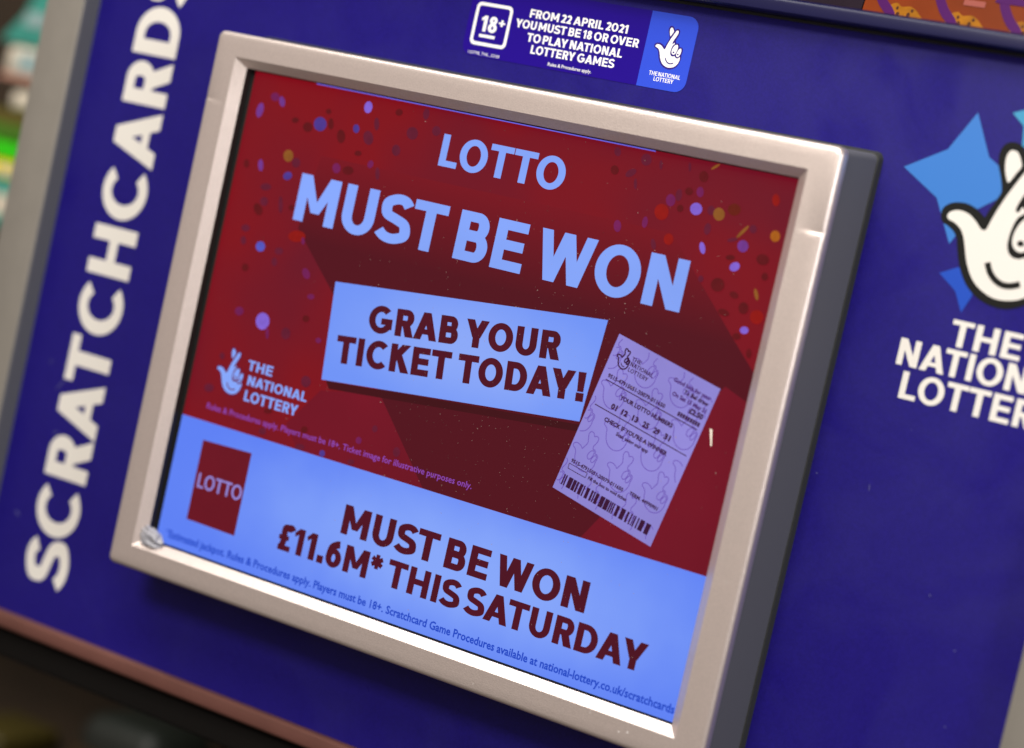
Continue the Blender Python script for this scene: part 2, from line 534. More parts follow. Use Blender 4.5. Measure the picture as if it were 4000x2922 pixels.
# ================================================================== SHOP AROUND THE STAND
fl = Mesh()
fl.box(-4500, 3500, -1160, -1150, -4500, 3500)
f_o = fl.build("floor", mat("floor_vinyl", (0.06, 0.045, 0.032), rough=0.6, vary=0.25, vscale=6))
f_o["kind"] = "structure"

shelf = thing("shop_shelf", (-900, -1150, -620), "dark brown shop shelving standing behind the grey post on the left", "shelf")
s = Mesh(); s.box(-1900, 150, -1150, 600, -780, -760); s.build("back_panel", M_wood, shelf)
for yy in (-24, -470):
    s = Mesh(); s.box(-1900, 150, yy - 22, yy, -760, -400, 3); s.build("shelf_board", M_wood, shelf)
s = Mesh(); s.box(-1900, 150, -1150, -1020, -760, -420); s.build("kickboard", M_plinth, shelf)

def pack(name, label, cat, x, y, z, w, h, d, mats, ang=0.0, bands=(), r=6):
    """printed carton: body with coloured bands wrapped round its front"""
    t = thing(name, (x, y, z), label, cat, "grocery packs stacked on the shelf behind")
    b = Mesh(); b.box(x - w / 2, x + w / 2, y, y + h, z - d, z, r); b.build("carton", mats[0], t, True)
    for k, (u0, u1, v0, v1) in enumerate(bands):
        q = Mesh(); q.flat([rrect2(x - w / 2 + u0 * w, x - w / 2 + u1 * w, y + v0 * h, y + v1 * h, 1.5)], z + .4)
        q.build("printed_band", mats[1 + k % (len(mats) - 1)], t)
    t.rotation_euler = (0, ang, 0)
    return t

G = lambda n, c: mat(n, lin(c), rough=0.4, vary=0.10, vscale=50)
C_teal, C_white, C_pale, C_olive = G("teal_card", (60, 150, 135)), G("white_card", (215, 205, 185)), G("pale_blue_card", (150, 175, 175)), G("olive_card", (95, 85, 30))
C_green, C_lime, C_yellow, C_dk, C_pink = G("green_card", (50, 215, 10)), G("leaf_card", (70, 120, 25)), G("yellow_card", (235, 215, 30)), G("umber_card", (60, 45, 28)), G("pink_card", (205, 150, 130))
pack("tea_carton", "teal carton lying lowest in the stack behind the grey post", "carton", -740, -24, -450, 150, 45, 120, [C_teal, C_white], 0, [(.1, .9, .3, .7)])
pack("sweet_carton", "yellow carton just above the teal one behind the grey post", "carton", -725, 21, -450, 160, 15, 120, [C_yellow, C_white], 0, [(.15, .8, .3, .7)], 3)
pack("mint_carton", "vivid green carton above the yellow one behind the grey post", "carton", -735, 38, -450, 170, 14, 120, [C_green, C_lime], 0, [(.55, .95, .2, .8)], 3)
pack("herb_carton", "dull olive carton above the vivid green one behind the grey post", "carton", -735, 53, -450, 180, 28, 120, [C_lime, C_olive], 0, [(.0, 1, .55, 1.0)], 3)
pack("salt_carton", "small cream carton tilted on the olive one behind the grey post", "carton", -715, 86, -452, 140, 17, 110, [C_white, C_pale], math.radians(-4), [(.5, .9, .2, .8)], 5)
pack("soap_carton", "white carton with pink edge under the leaning green pouch", "carton", -722, 108, -450, 158, 30, 110, [C_white, C_pale, C_pink], 0, [(.12, .55, .25, .8), (.0, .9, .0, .14)], 9)
# leaning pouch of teal foil
pz = thing("snack_pouch", (-760, 138, -455), "teal green foil pouch leaning on top of the stacked cartons", "pouch")
q = Mesh()
ol = [(-812, 139), (-600, 139), (-600, 300), (-735, 300), (-762, 225), (-790, 165)]
q.rings([[(a, b, -470) for a, b in ol], [(a * .98 - 14, b * .97 + 5, -452) for a, b in ol]], 0, True, True)
q.build("pouch_body", C_teal, pz)
q = Mesh(); q.flat([[(-786, 156), (-640, 156), (-640, 168), (-783, 168)]], -451); q.build("printed_band", C_pale, pz)
q = Mesh(); q.flat([[(-757, 205), (-640, 190), (-640, 230), (-748, 236)]], -451); q.build("flavour_patch", G("leaf_green_card", (70, 170, 60)), pz)
pack("coffee_tin", "dark canister low on the bottom shelf under the stand", "canister", -520, -470, -450, 90, 72, 90, [mat("dark_green_tin", (0.012, 0.016, 0.012), rough=.5), C_dk], 0, [(0, 1, .3, .6)], 20)
pack("lemon_carton", "small yellow carton at the lower left corner of the bottom shelf", "carton", -668, -470, -445, 60, 22, 80, [mat("mustard_card", (0.06, 0.045, 0.006), rough=.5), C_dk], 0, [(.2, .8, .2, .5)])

# ================================================================== THE STAND
stand = thing("lottery_stand", (0, -1150, -80), "royal blue lottery counter stand with white lettering and grey metal posts", "display stand")
p = Mesh(); p.box(-324, 321, -215.7, 214.2, -52, -44)
panel = p.build("front_panel", M_blue, stand)
for x0, x1 in ((-354, -324), (321, 352)):
    q = Mesh(); q.box(x0, x1, -232, 470, -110, -30.5, 1.2); q.build("post", M_alu, stand, True)
q = Mesh(); q.box(-323.9, 320.9, -226, -215.8, -60, -40, 2.2); q.build("bottom_trim", M_trim, stand, True)
q = Mesh(); q.box(-323.5, 320.5, -246, -226.2, -140, -49, 2); q.build("plinth_board", M_plinth, stand, True)
q = Mesh(); q.box(-190, 318, -1150, 300, -150, -142); q.build("rear_board", M_wood, stand)
q = Mesh(); q.box(-324.8, -323.2, -215.6, 330, -60, -31.4); q.build("post_side_shade", M_housing, stand)  # dark strip that paints the shade on the left post's inner side
# rounded lip of the card tray above the panel
q = Mesh()
prof = [(-45, 214.4), (-31.5, 214.4), (-30.2, 215.2)] + [(-33.2 + 3.2 * math.cos(math.radians(a)), 219.4 + 3.0 * math.sin(math.radians(a))) for a in range(0, 181, 20)] + [(-36.6, 216.5), (-64, 216.5), (-64, 214.4)]
q.rings([[(x, b, a) for a, b in prof] for x in (-323.8, 320.8)], 0, True, True)
q.build("tray_lip", M_rail, stand, True, 30)
q = Mesh(); q.box(-323.7, 320.7, 212.9, 214.3, -46, -43.2); q.build("lip_gap_strip", M_rubber, stand)  # black strip standing in for the dark gap under the lip
q = Mesh(); q.box(-323.7, 320.7, 336, 350, -160, -2, 2); q.build("shade_shelf", M_rail, stand, True)  # unseen shelf, added to shade the scratchcards from the overhead light
q = Mesh(); q.box(-323.6, 320.6, 231, 420, -88, -82); q.build("tray_back", mat("tray_dark", (0.012, 0.008, 0.02), rough=.4), stand)

# printed lettering
q = Mesh(); put_line(q, "SCRATCHCARDS", -256.6, -191.8, 383.9, 33.8, -43.85, w=0.265, rot=math.pi / 2, track=0.012)
q.build("side_lettering", M_print, panel)
q = Mesh()
put_line(q, "THE", 247.8, 73.6, 35.3, 12.6, -43.85, w=0.235)
put_line(q, "NATIONAL", 224.4, 59.2, 88.5, 12.9, -43.85, w=0.235)
put_line(q, "LOTTERY", 229.4, 43.6, 79.5, 13.2, -43.85, w=0.235)
q.build("wordmark", M_print, panel)
q = Mesh()
q.flat([[(235.5, 184.2), (246.0, 164.4), (259.5, 156.8), (254.4, 145.5), (246.1, 139.2), (236.7, 120.6), (225.3, 140.9), (205.4, 152.5), (225.1, 164.6)]], -43.86, 0)
q.flat([[(235.3, 106.1), (243.4, 110.5), (256, 112), (253.4, 97.9), (250.3, 90.0), (245.3, 99.0), (243.2, 100.7)]], -43.86, 1)
q.flat([[(252.2, 186.8), (262, 191), (268, 201), (274, 190), (286, 187), (277, 178), (279, 166), (268, 172), (260.5, 172), (258.9, 181.6)]], -43.86, 2)
q.build("star_motif", [M_star_a, M_star_b, M_star_c], panel)
q = Mesh()
emblem(q, 251.9, 130.9, 3.42, -43.7, 0, 1, 0.1, 0.9, 0.86)
q.build("hand_emblem", [M_black_print, M_print], panel)
# smudges and scuffs on the vinyl
M_scuff = mat("scuff", (0.05, 0.047, 0.20), rough=.7)
for (x, y, a, b, r) in ((-292, -72, 8, 1.0, .9), (-288, -101, 3.2, 1.5, .4), (-305, -156, 4, 1.7, -.5), (226, -2, 0.5, 3.5, .1), (198, -2, 1.1, .7, 0),
                        (286, -66, .9, .9, 0), (268, -44, .8, 1.2, 0), (240, 30, .5, .5, 0), (290, -102, .8, .7, 0), (-303, -60, 3, .8, .6)):
    c, s_ = math.cos(r), math.sin(r)
    q = Mesh()
    q.flat([[(x + u * c - v * s_, y + u * s_ + v * c) for u, v in ell(0, 0, a * .6, b * .5, 14)]], -43.84)
    q.build("scuff_mark", M_scuff, panel)

# ------------------------------------------------------------------ scratchcards in the tray
def tilt(pts, z0=-60, k=-0.22, y0=222):
    return [(a, b, z0 + (b - y0) * k) for a, b in pts]
def leaning_flat(m, polys, lift, mi=0):
    vs, tris = unite(polys)
    k = len(m.v)
    m.v += [(a, b, -60 + lift + (b - 222) * -.22) for a, b in vs]
    for t in tris:
        m.f.append(tuple(k + i for i in t)); m.mi.append(mi)
card = thing("scratchcard", (240, 222, -60), "orange scratchcard with purple curves and heaps of gold coins in the tray", "scratchcard")
q = Mesh(); q.rings([tilt(rrect2(158, 318, 217, 330, 3)), [(a, b, c - 1) for a, b, c in tilt(rrect2(158, 318, 217, 330, 3))]], 0, True, True)
q.build("card", mat("orange_card", lin((118, 46, 5)), spec=.1, rough=.35, vary=.15, vscale=30), card)
q = Mesh()
for x in (165.5, 198, 231.5, 264):
    leaning_flat(q, ribbon(smooth_line([(x - 6, 262), (x - 4, 243), (x + 1, 233), (x + 7, 227), (x + 10, 222)]), 4.6), .35)
leaning_flat(q, [rect(224, 239.5, 318, 243)], .45)
q.build("purple_border", mat("purple_ink", lin((72, 14, 86)), spec=.1, rough=.35), card)
q = Mesh()
for x in (178, 210, 243):
    leaning_flat(q, [smooth_loop([(x - 7, 222), (x - 6.5, 229.8), (x - 3, 232.2), (x, 230.6), (x + 5, 231.2), (x + 10, 228), (x + 14, 222)])], .3, 0)
    for a, b, rr in ((-2, 229.6, .7), (-1, 226.6, .9), (4.5, 227, .9), (6, 229.2, .7), (10, 225, .8), (2, 224.5, .8)):
        leaning_flat(q, [ell(x + a, b, rr, rr * 1.3, 10)], .45, 1)
q.build("coin_heap", [mat("gold_ink", lin((150, 94, 8)), spec=.1, rough=.35, vary=.25, vscale=180), mat("umber_ink", lin((70, 35, 20)), spec=.1, rough=.4)], card)
q = Mesh(); leaning_flat(q, [rect(208.5, 236, 219.5, 239)], .4); q.build("prize_strip", mat("pale_ink", lin((150, 80, 70)), spec=.1, rough=.4), card)
card2 = thing("scratchcard", (80, 222, -60), "dark plum scratchcard with an orange streak beside the orange one", "scratchcard")
q = Mesh(); q.rings([tilt(rrect2(10, 157.4, 217, 330, 3)), [(a, b, c - 1) for a, b, c in tilt(rrect2(10, 157.4, 217, 330, 3))]], 0, True, True)
q.build("card", mat("plum_card", lin((30, 18, 30)), spec=.1, rough=.35, vary=.3, vscale=40), card2)
q = Mesh(); leaning_flat(q, ribbon(smooth_line([(120, 236), (132, 232), (140, 234), (146, 240), (149, 252)]), 1.6), .4)
q.build("orange_streak", mat("ember_ink", lin((220, 120, 50)), spec=.1, rough=.4), card2)

# ================================================================== AGE NOTICE STICKER
stk = thing("age_notice_sticker", (10, 167.8, -43.9), "dark blue age limit notice sticker stuck above the monitor with rounded ends", "sticker")
q = Mesh()
x0, x1, y0, y1 = -59.3, 79.6, 167.9, 207.2
q.flat([rrect2(x0, 60, y0, y1, 5) + []], -43.8)
q = Mesh()
left = [p for p in rrect2(x0, x1, y0, y1, 6.2)]
def clip_x(poly, xc, keep_right):
    out = []
    n = len(poly)
    for i in range(n):
        a, b = poly[i], poly[(i + 1) % n]
        ia, ib = (a[0] >= xc) == keep_right, (b[0] >= xc) == keep_right
        if ia:
            out.append(a)
        if ia != ib:
            t = (xc - a[0]) / (b[0] - a[0])
            out.append((xc, a[1] + t * (b[1] - a[1])))
    return out
Lp = clip_x(left, 51.4, False)
q.rings([[(a, b, -43.97) for a, b in Lp], [(a, b, -43.75) for a, b in Lp]], 0, True, True)
q.build("notice_field", M_stk, stk)
Rp = clip_x(left, 51.4, True)
q = Mesh(); q.rings([[(a, b, -43.97) for a, b in Rp], [(a, b, -43.74) for a, b in Rp]], 0, True, True)
logo_sq = q.build("logo_field", M_stk_sq, stk)
q = Mesh()
Z = -43.68
put_line(q, "FROM 22 APRIL 2021", -21.2, 193.2, 60.7, 4.5, Z, w=.25)
put_line(q, "YOU MUST BE 18 OR OVER", -28.8, 187.0, 76.4, 4.5, Z, w=.25)
put_line(q, "TO PLAY NATIONAL", -19.9, 180.4, 59.3, 4.6, Z, w=.25)
put_line(q, "LOTTERY GAMES", -15.9, 174.4, 51.8, 4.6, Z, w=.25)
put_small(q, "Rules & Procedures apply.", -3.6, 169.7, 27.0, Z, bold=.012)
put_small(q, "132798_TNL_12/20", -54.6, 168.9, 20.2, Z, cap=1.6)
q.build("notice_lettering", M_stk_w, stk)
q = Mesh()
oo, ii = rrect2(-55.4, -32.0, 173.9, 197.2, 3.0), rrect2(-53.6, -33.8, 175.7, 195.4, 1.6)
for i in range(len(oo)):
    j = (i + 1) % len(oo)
    q.face([(*oo[i], Z), (*oo[j], Z), (*ii[j], Z), (*ii[i], Z)])
put_line(q, "18", -50.6, 181.6, 10.6, 8.6, Z, w=.24)
put_line(q, "+", -39.4, 183.4, 4.2, 8.4, Z, w=.17)
q.flat([rect(-50.2, 178.4, -40.0, 180.0)], Z)
q.build("age_badge", M_stk_w, stk)
q = Mesh(); emblem(q, 63.11, 188.8, 1.0, -43.68, 0, 1, .03); q.build("hand_emblem", [M_stk_out, M_stk_w], logo_sq)
q = Mesh()
put_line(q, "THE NATIONAL", 57.2, 174.5, 18.6, 2.15, Z, w=.20)
put_line(q, "LOTTERY", 60.7, 171.8, 11.6, 2.15, Z, w=.20)
q.build("logo_lettering", M_stk_w, logo_sq)

# ================================================================== MONITOR
mon = thing("display_monitor", (0, -156, -44), "silver framed display screen lit with a red and light blue lottery advert", "monitor")
# bezel: rings round the opening, with a small snap seam on each side
def seam_ring(a, b, r, z, amp, n=6):
    out = []
    def side(x, y_from, y_to, ys):
        seq = [(ys + 3.4, 0), (ys + 1.0, -.62), (ys + .2, -.66), (ys - 1.0, .06), (ys - 3.0, 0)]
        if y_to > y_from:
            seq = seq[::-1]
        for yy, dz in seq:
            out.append((x, yy, z + dz * amp))
    def corner(cx, cy, a0):
        for i in range(n + 1):
            t = math.radians(a0 + 90 * i / n)
            out.append((cx + r * math.cos(t), cy + r * math.sin(t), z))
    corner(a - r, b - r, 0); corner(-a + r, b - r, 90)
    side(-a, 1, -1, 114.6)
    corner(-a + r, -b + r, 180); corner(a - r, -b + r, 270)
    side(a, -1, 1, 111.6)
    return out
q = Mesh()
A, B = 191.8, 153.6
R_ = [seam_ring(A - .6, B - .6, 3.2, -7.0, 0), seam_ring(A, B, 3.8, -6.4, 0)]
rr = 3.0
for t in range(0, 91, 15):
    t = math.radians(t)
    R_.append(seam_ring(A - rr * (1 - math.cos(t)), B - rr * (1 - math.cos(t)), 3.8 - (rr - .6) * (1 - math.cos(t)), -rr * (1 - math.sin(t)), 1.0 * (math.sin(t) ** 2)))
R_ += [seam_ring(184.5, 146.5, 1.2, 0, .55), seam_ring(179.5, 143.6, 1.1, 0, 0), seam_ring(176.2, 140.3, .9, 0, 0),
       seam_ring(170.5, 135.6, .6, -4.9, 0), seam_ring(171.0, 136.1, .6, -5.2, 0)]
q.rings(R_)
q.build("bezel", M_silver, mon, True, 24)
q = Mesh()
q.rings([rrect(-172, 172, -137.4, 137.4, 1, -7.2), rrect(-190.6, 190.6, -152.4, 152.4, 3, -7.1), rrect(-191.0, 191.0, -152.8, 152.8, 3, -7.4), rrect(-193.4, 193.4, -155.2, 155.6, 3.4, -38.5), rrect(-193.0, 193.0, -154.8, 155.2, 3.4, -39.2)], 0, False, True)
q.build("housing", M_housing, mon, True, 30)
q = Mesh(); q.rings([rrect(-193.9, 193.9, -155.6, 156.1, 3.6, -39.0), rrect(-194.3, 194.3, -156.0, 157.4, 4, -43.95)], 0, True, True)
q.build("gasket", M_seal, mon)
q = Mesh(); q.rings([rrect(-172.5, 172.5, -137.6, 137.6, .6, -5.6), rrect(-170.7, 170.7, -135.8, 135.8, .6, -5.1), rrect(-170.6, 170.6, -136.4, 135.7, .5, -10.9)], 0, False, True)
q.build("screen_surround", M_rubber, mon)

M_wear = mat("pale_wear", (0.62, 0.58, 0.55), rough=.5)
for x, y, a, b in ((146, -146.4, .7, .9), (150.6, -145.2, .8, 1.0), (128.4, -141.9, .25, 1.6), (60, -148.6, .5, .4), (183.6, -60, .35, .9), (-181, 20, .4, .7)):
    q = Mesh(); q.flat([ell(x, y, a * .6, b * .6, 12)], .06); q.build("wear_mark", M_wear, mon)
# ------------------------------------------------------------------ lit screen
ZL = -10.5
S_red = mat("lit_red", (0.006, 0.004, 0.0035, 1), rough=0.32, spec=0.13, emit=lin((122, 12, 18)), vary=.0)
nt = S_red.node_tree
pb = nt.nodes["Principled BSDF"]
tc = nt.nodes.new("ShaderNodeTexCoord")
nz = nt.nodes.new("ShaderNodeTexNoise"); nz.inputs["Scale"].default_value = 11.0; nz.inputs["Detail"].default_value = 2.0
nt.links.new(tc.outputs["Object"], nz.inputs["Vector"])
rp = nt.nodes.new("ShaderNodeValToRGB")
rp.color_ramp.elements[0].position, rp.color_ramp.elements[0].color = .36, lin((106, 12, 34))
rp.color_ramp.elements[1].position, rp.color_ramp.elements[1].color = .66, lin((128, 6, 22))
nt.links.new(nz.outputs["Fac"], rp.inputs[0]); nt.links.new(rp.outputs[0], pb.inputs["Emission Color"])
q = Mesh(); q.box(-168.4, 168.4, -135.6, 135.2, -10.85, ZL)
scr = q.build("screen", S_red, mon)
S_dark = screen("lit_maroon", (84, 8, 20), 0)
nt = S_dark.node_tree
tc = nt.nodes.new("ShaderNodeTexCoord"); sx = nt.nodes.new("ShaderNodeSeparateXYZ"); mr = nt.nodes.new("ShaderNodeMapRange")
mr.inputs[1].default_value, mr.inputs[2].default_value = .206, .252      # the advert's beam fades upwards into the red
mx = nt.nodes.new("ShaderNodeMix"); mx.data_type = "RGBA"
mx.inputs[6].default_value, mx.inputs[7].default_value = lin((80, 6, 24)), lin((118, 9, 27))
nt.links.new(tc.outputs["Object"], sx.inputs[0]); nt.links.new(sx.outputs[2], mr.inputs[0])
nt.links.new(mr.outputs[0], mx.inputs[0]); nt.links.new(mx.outputs[2], nt.nodes["Principled BSDF"].inputs["Emission Color"])
S_crim = screen("lit_crimson", (112, 8, 32), .10, 14)
S_deep = screen("lit_deep_maroon", (62, 4, 16), .1, 20)
S_lb = screen("lit_light_blue", (131, 164, 248), .07, 14)
def viewing_falloff(name, mid, rim, cx, cz, rx, rz):
    """screen white: viewing-angle falloff painted into the emission, brighter in the middle than at the rim"""
    m = screen(name, mid)
    nt = m.node_tree
    tc = nt.nodes.new("ShaderNodeTexCoord"); mp = nt.nodes.new("ShaderNodeMapping"); ln = nt.nodes.new("ShaderNodeVectorMath")
    mp.inputs["Location"].default_value = (-cx / rx, 0, -cz / rz)
    mp.inputs["Scale"].default_value = (1 / rx, 0, 1 / rz)
    ln.operation = "LENGTH"
    nz = nt.nodes.new("ShaderNodeTexNoise"); nz.inputs["Scale"].default_value = 30.0
    ad = nt.nodes.new("ShaderNodeMath"); ad.operation = "MULTIPLY_ADD"; ad.inputs[1].default_value = .35
    mr = nt.nodes.new("ShaderNodeMapRange"); mr.interpolation_type = "SMOOTHSTEP"
    mr.inputs[1].default_value, mr.inputs[2].default_value = .25, 1.3
    mx = nt.nodes.new("ShaderNodeMix"); mx.data_type = "RGBA"
    mx.inputs[6].default_value, mx.inputs[7].default_value = lin(mid), lin(rim)
    L = nt.links.new
    L(tc.outputs["Object"], mp.inputs[0]); L(mp.outputs[0], ln.inputs[0]); L(tc.outputs["Object"], nz.inputs["Vector"])
    L(nz.outputs["Fac"], ad.inputs[0]); L(ln.outputs["Value"], ad.inputs[2]); L(ad.outputs[0], mr.inputs[0])
    L(mr.outputs[0], mx.inputs[0]); L(mx.outputs[2], nt.nodes["Principled BSDF"].inputs["Emission Color"])
    return m
# object space here starts at the monitor's base, 156 mm under the screen's centre
S_lb2 = viewing_falloff("lit_banner_blue", (134, 167, 250), (92, 128, 244), .03, .060, .19, .052)
S_box = viewing_falloff("lit_box_blue", (138, 168, 248), (110, 147, 246), .01, .170, .10, .040)
S_txt = screen("lit_wine", (76, 6, 30), .1, 40)
S_fine = screen("lit_mid_blue", (26, 70, 196))
S_vio = screen("lit_violet", (140, 72, 180))

q = Mesh()
# darker beam across the middle of the advert, crimson wedge at its left
q.flat([[(-112, 97), (-117, 55.5), (-96, 36), (-86.5, 27.3), (-40.9, -20), (-1.6, -61.8), (168.3, -61.8), (168.3, 39.5), (150.7, 55.9), (122.1, 83.4), (108, 97)]], ZL + .05, 0)
q.flat([[(-79, -27), (-40.9, -20), (-1.6, -61.8), (-86, -61.8), (-97, -50)]], ZL + .06, 1)
q.flat([[(96, -61.8), (168.3, -61.8), (168.3, 25), (155, 30)]], ZL + .07, 1)
q.flat([[(-77, -21), (82, -7), (82.5, -10.5), (-74, -25)]], ZL + .08, 2)
q.build("beam_graphic", [S_dark, S_crim, S_deep], scr)

CONFETTI = [(-159.8,114.4,2.6,-0.1,-0.3,-4.5,'v'),(-145.9,121.5,2.0,0.6,1.5,-3.0,'v'),(-151.3,123.3,3.2,0.5,0.7,-2.5,'p'),(-117.1,113.7,4.6,0.8,1.1,-4.1,'b'),(-88.0,127.9,2.9,0.1,0.2,-3.5,'l'),(-134.3,113.0,2.6,0.4,0.4,-1.7,'d'),(-124.9,110.7,3.6,0.6,0.8,-2.9,'d'),(-110.0,115.0,2.0,0.3,0.9,-3.3,'d'),(-113.3,121.3,2.0,0.3,0.4,-1.6,'d'),(-101.6,109.5,3.0,0.5,1.1,-3.9,'d'),(-92.8,115.3,2.2,0.4,0.7,-2.5,'b'),(-80.2,120.0,1.8,0.3,1.0,-3.7,'m'),(-83.7,111.8,3.3,1.1,1.9,-3.9,'m'),(-56.3,119.0,3.9,0.7,1.0,-3.6,'m'),(-50.2,130.5,2.2,0.0,0.2,-3.3,'m'),(-41.6,122.8,2.9,0.5,0.7,-2.8,'m'),(-64.2,108.4,2.9,0.5,0.9,-3.2,'m'),(-67.5,128.5,2.5,0.4,0.5,-2.0,'d'),(-133.8,93.1,3.6,0.6,0.9,-3.5,'g'),(-127.6,90.3,3.1,0.6,0.8,-2.9,'m'),(-151.2,84.7,1.9,0.3,1.0,-3.5,'v'),(-131.4,82.2,2.5,1.9,2.0,-1.7,'b'),(-100.1,92.2,2.8,0.5,0.8,-2.9,'p'),(-88.1,102.5,2.5,0.4,0.4,-1.6,'d'),(-78.6,98.2,2.0,-0.2,-0.4,-2.3,'p'),(-72.8,94.1,1.5,0.3,1.0,-3.6,'m'),(-92.2,92.3,4.0,0.7,0.7,-2.5,'d'),(-144.5,73.6,4.0,0.7,0.6,-2.1,'m'),(-143.6,65.5,3.0,0.6,0.7,-2.7,'m'),(-146.5,60.5,2.7,1.4,2.6,-3.2,'d'),(-131.9,65.9,1.6,0.3,1.3,-5.0,'m'),(-124.2,65.7,2.1,0.4,0.4,-1.7,'d'),(-161.2,83.8,2.1,0.4,0.7,-2.5,'d'),(-152.3,48.8,3.2,0.6,0.6,-2.1,'m'),(-152.0,41.8,2.1,0.4,0.7,-2.5,'m'),(-139.5,40.8,3.4,0.7,0.8,-3.0,'B'),(-126.3,40.8,3.1,0.6,0.6,-2.1,'m'),(-127.8,34.4,2.1,0.4,0.7,-2.5,'m'),(-146.8,27.4,2.6,0.5,0.6,-2.3,'d'),(-105.0,32.5,2.2,1.2,2.2,-2.8,'p'),(-116.5,51.1,6.2,1.2,0.9,-3.3,'o'),(-98.6,20.9,2.5,0.5,0.4,-1.6,'p'),(-111.7,49.4,1.2,0.2,0.6,-2.1,'p'),(68.0,131.0,1.9,0.7,1.1,-2.4,'m'),(85.0,129.9,3.2,0.6,0.8,-3.2,'m'),(93.7,128.8,1.0,0.2,0.6,-2.5,'m'),(103.7,134.0,3.6,0.4,0.2,-1.3,'g'),(109.6,130.6,0.8,0.1,0.6,-2.5,'m'),(123.3,133.2,2.2,1.8,0.5,-0.5,'g'),(118.3,127.3,2.7,0.5,0.8,-3.0,'d'),(68.7,121.7,2.5,0.4,0.7,-2.5,'d'),(78.1,121.9,2.8,2.2,1.4,-1.4,'m'),(82.0,117.0,1.0,0.2,0.7,-2.9,'m'),(118.2,119.6,2.1,0.4,0.7,-2.7,'p'),(107.1,116.0,2.0,0.1,0.2,-3.3,'m'),(103.3,112.7,2.8,0.5,0.8,-3.2,'p'),(99.8,106.1,4.2,0.8,1.1,-4.3,'o'),(109.5,109.7,2.0,0.4,0.5,-2.0,'d'),(112.2,118.8,2.4,0.4,0.5,-2.1,'d'),(118.1,111.1,3.5,0.7,0.8,-3.2,'l'),(126.3,111.9,2.3,0.4,0.6,-2.5,'m'),(130.9,110.9,3.3,0.6,0.9,-3.4,'g'),(138.4,114.6,3.7,0.7,0.8,-3.1,'D'),(158.9,123.2,2.1,0.4,0.8,-3.1,'o'),(77.3,94.6,2.3,0.4,0.8,-3.2,'p'),(92.0,99.4,1.7,0.1,0.2,-3.1,'p'),(126.6,102.7,2.0,0.1,0.2,-3.2,'m'),(145.5,105.0,2.7,3.8,0.8,-0.5,'g'),(150.6,107.3,2.1,0.4,0.6,-2.2,'m'),(162.8,106.2,2.7,0.5,0.7,-2.9,'G'),(147.3,98.2,3.1,0.6,0.8,-3.1,'v'),(126.2,93.1,1.5,0.6,1.4,-3.0,'l'),(145.5,87.6,2.3,1.9,1.7,-1.7,'l'),(99.4,89.6,1.4,0.5,1.3,-2.8,'m'),(107.0,93.7,2.8,0.6,0.8,-3.0,'o'),(142.1,91.5,2.7,0.5,0.4,-1.4,'d'),(159.2,93.9,3.7,-0.4,-0.4,-2.9,'d'),(162.3,86.1,1.9,0.4,0.5,-2.1,'d'),(138.8,77.2,4.0,0.8,0.9,-3.6,'d'),(148.6,74.1,2.6,-0.7,-0.6,-1.7,'d'),(160.0,76.9,1.0,0.4,1.4,-2.9,'g'),(155.1,69.0,2.9,0.6,0.8,-3.1,'d'),(145.3,64.7,3.5,-0.4,-0.2,-1.8,'d'),(163.0,66.3,3.8,0.8,0.9,-3.6,'o'),(158.1,58.7,2.4,0.5,0.5,-1.9,'l'),(141.1,100.1,2.9,1.1,0.5,-1.0,'m'),(129.2,78.2,1.6,0.3,0.4,-1.8,'m'),(-127.1,1.0,5.0,1.1,1.3,-5.0,'l'),(-109.8,-2.2,3.4,0.7,0.9,-3.5,'m'),(-122.3,-4.5,1.2,0.3,1.0,-3.7,'p'),(-89.7,-24.6,3.5,0.8,0.9,-3.3,'m'),(-87.4,-1.1,2.0,0.4,0.4,-1.6,'p'),(-98.6,8.6,2.5,0.6,0.6,-2.0,'d'),(-144.4,3.0,3.2,0.7,0.7,-2.5,'p'),(-149.5,-23.8,1.9,0.4,0.6,-2.1,'m'),(-153.9,-43.1,3.7,0.9,0.7,-2.5,'m'),(-111.2,-57.7,2.6,0.6,0.6,-2.1,'m'),(-84.4,-60.2,3.5,0.9,0.5,-2.0,'m'),(-69.0,-59.8,2.0,0.5,0.5,-2.0,'b'),(-49.5,-59.6,2.4,0.6,0.4,-1.6,'m'),(-47.6,-47.2,2.0,0.5,0.5,-2.0,'p'),(-83.9,-50.1,2.5,0.6,0.5,-2.0,'d'),(-110.5,-46.1,3.1,0.7,0.4,-1.6,'d'),(-39.0,-38.7,1.9,0.5,0.5,-2.0,'m'),(-22.4,-47.3,2.4,0.6,0.7,-2.8,'m'),(154.9,54.9,2.4,0.5,0.5,-1.8,'d'),(163.3,48.3,1.6,0.4,0.6,-2.5,'d')]
cm = {"v": (112, 52, 140), "p": (112, 24, 84), "b": (74, 52, 140), "l": (128, 96, 208), "d": (94, 7, 18), "D": (100, 22, 8), "g": (136, 82, 30),
      "G": (168, 92, 18), "o": (142, 12, 8), "m": (98, 19, 46), "B": (80, 84, 190)}
keys = list(cm)
q = Mesh()
for k, (x, y, ax, ay, bx, by, c) in enumerate(CONFETTI):
    z = ZL + .10 + .002 * k
    pts = [(x + (ax * math.cos(t) + bx * math.sin(t)) * .92, y + (ay * math.cos(t) + by * math.sin(t)) * .92, z) for t in [2 * math.pi * i / 22 for i in range(22)]]
    if all(abs(a) < 168.2 and b < 135 for a, b, _ in pts):
        q.face(pts, keys.index(c))
q.build("confetti", [screen("lit_dot_" + str(v), v, .12, 220) for v in cm.values()], scr)

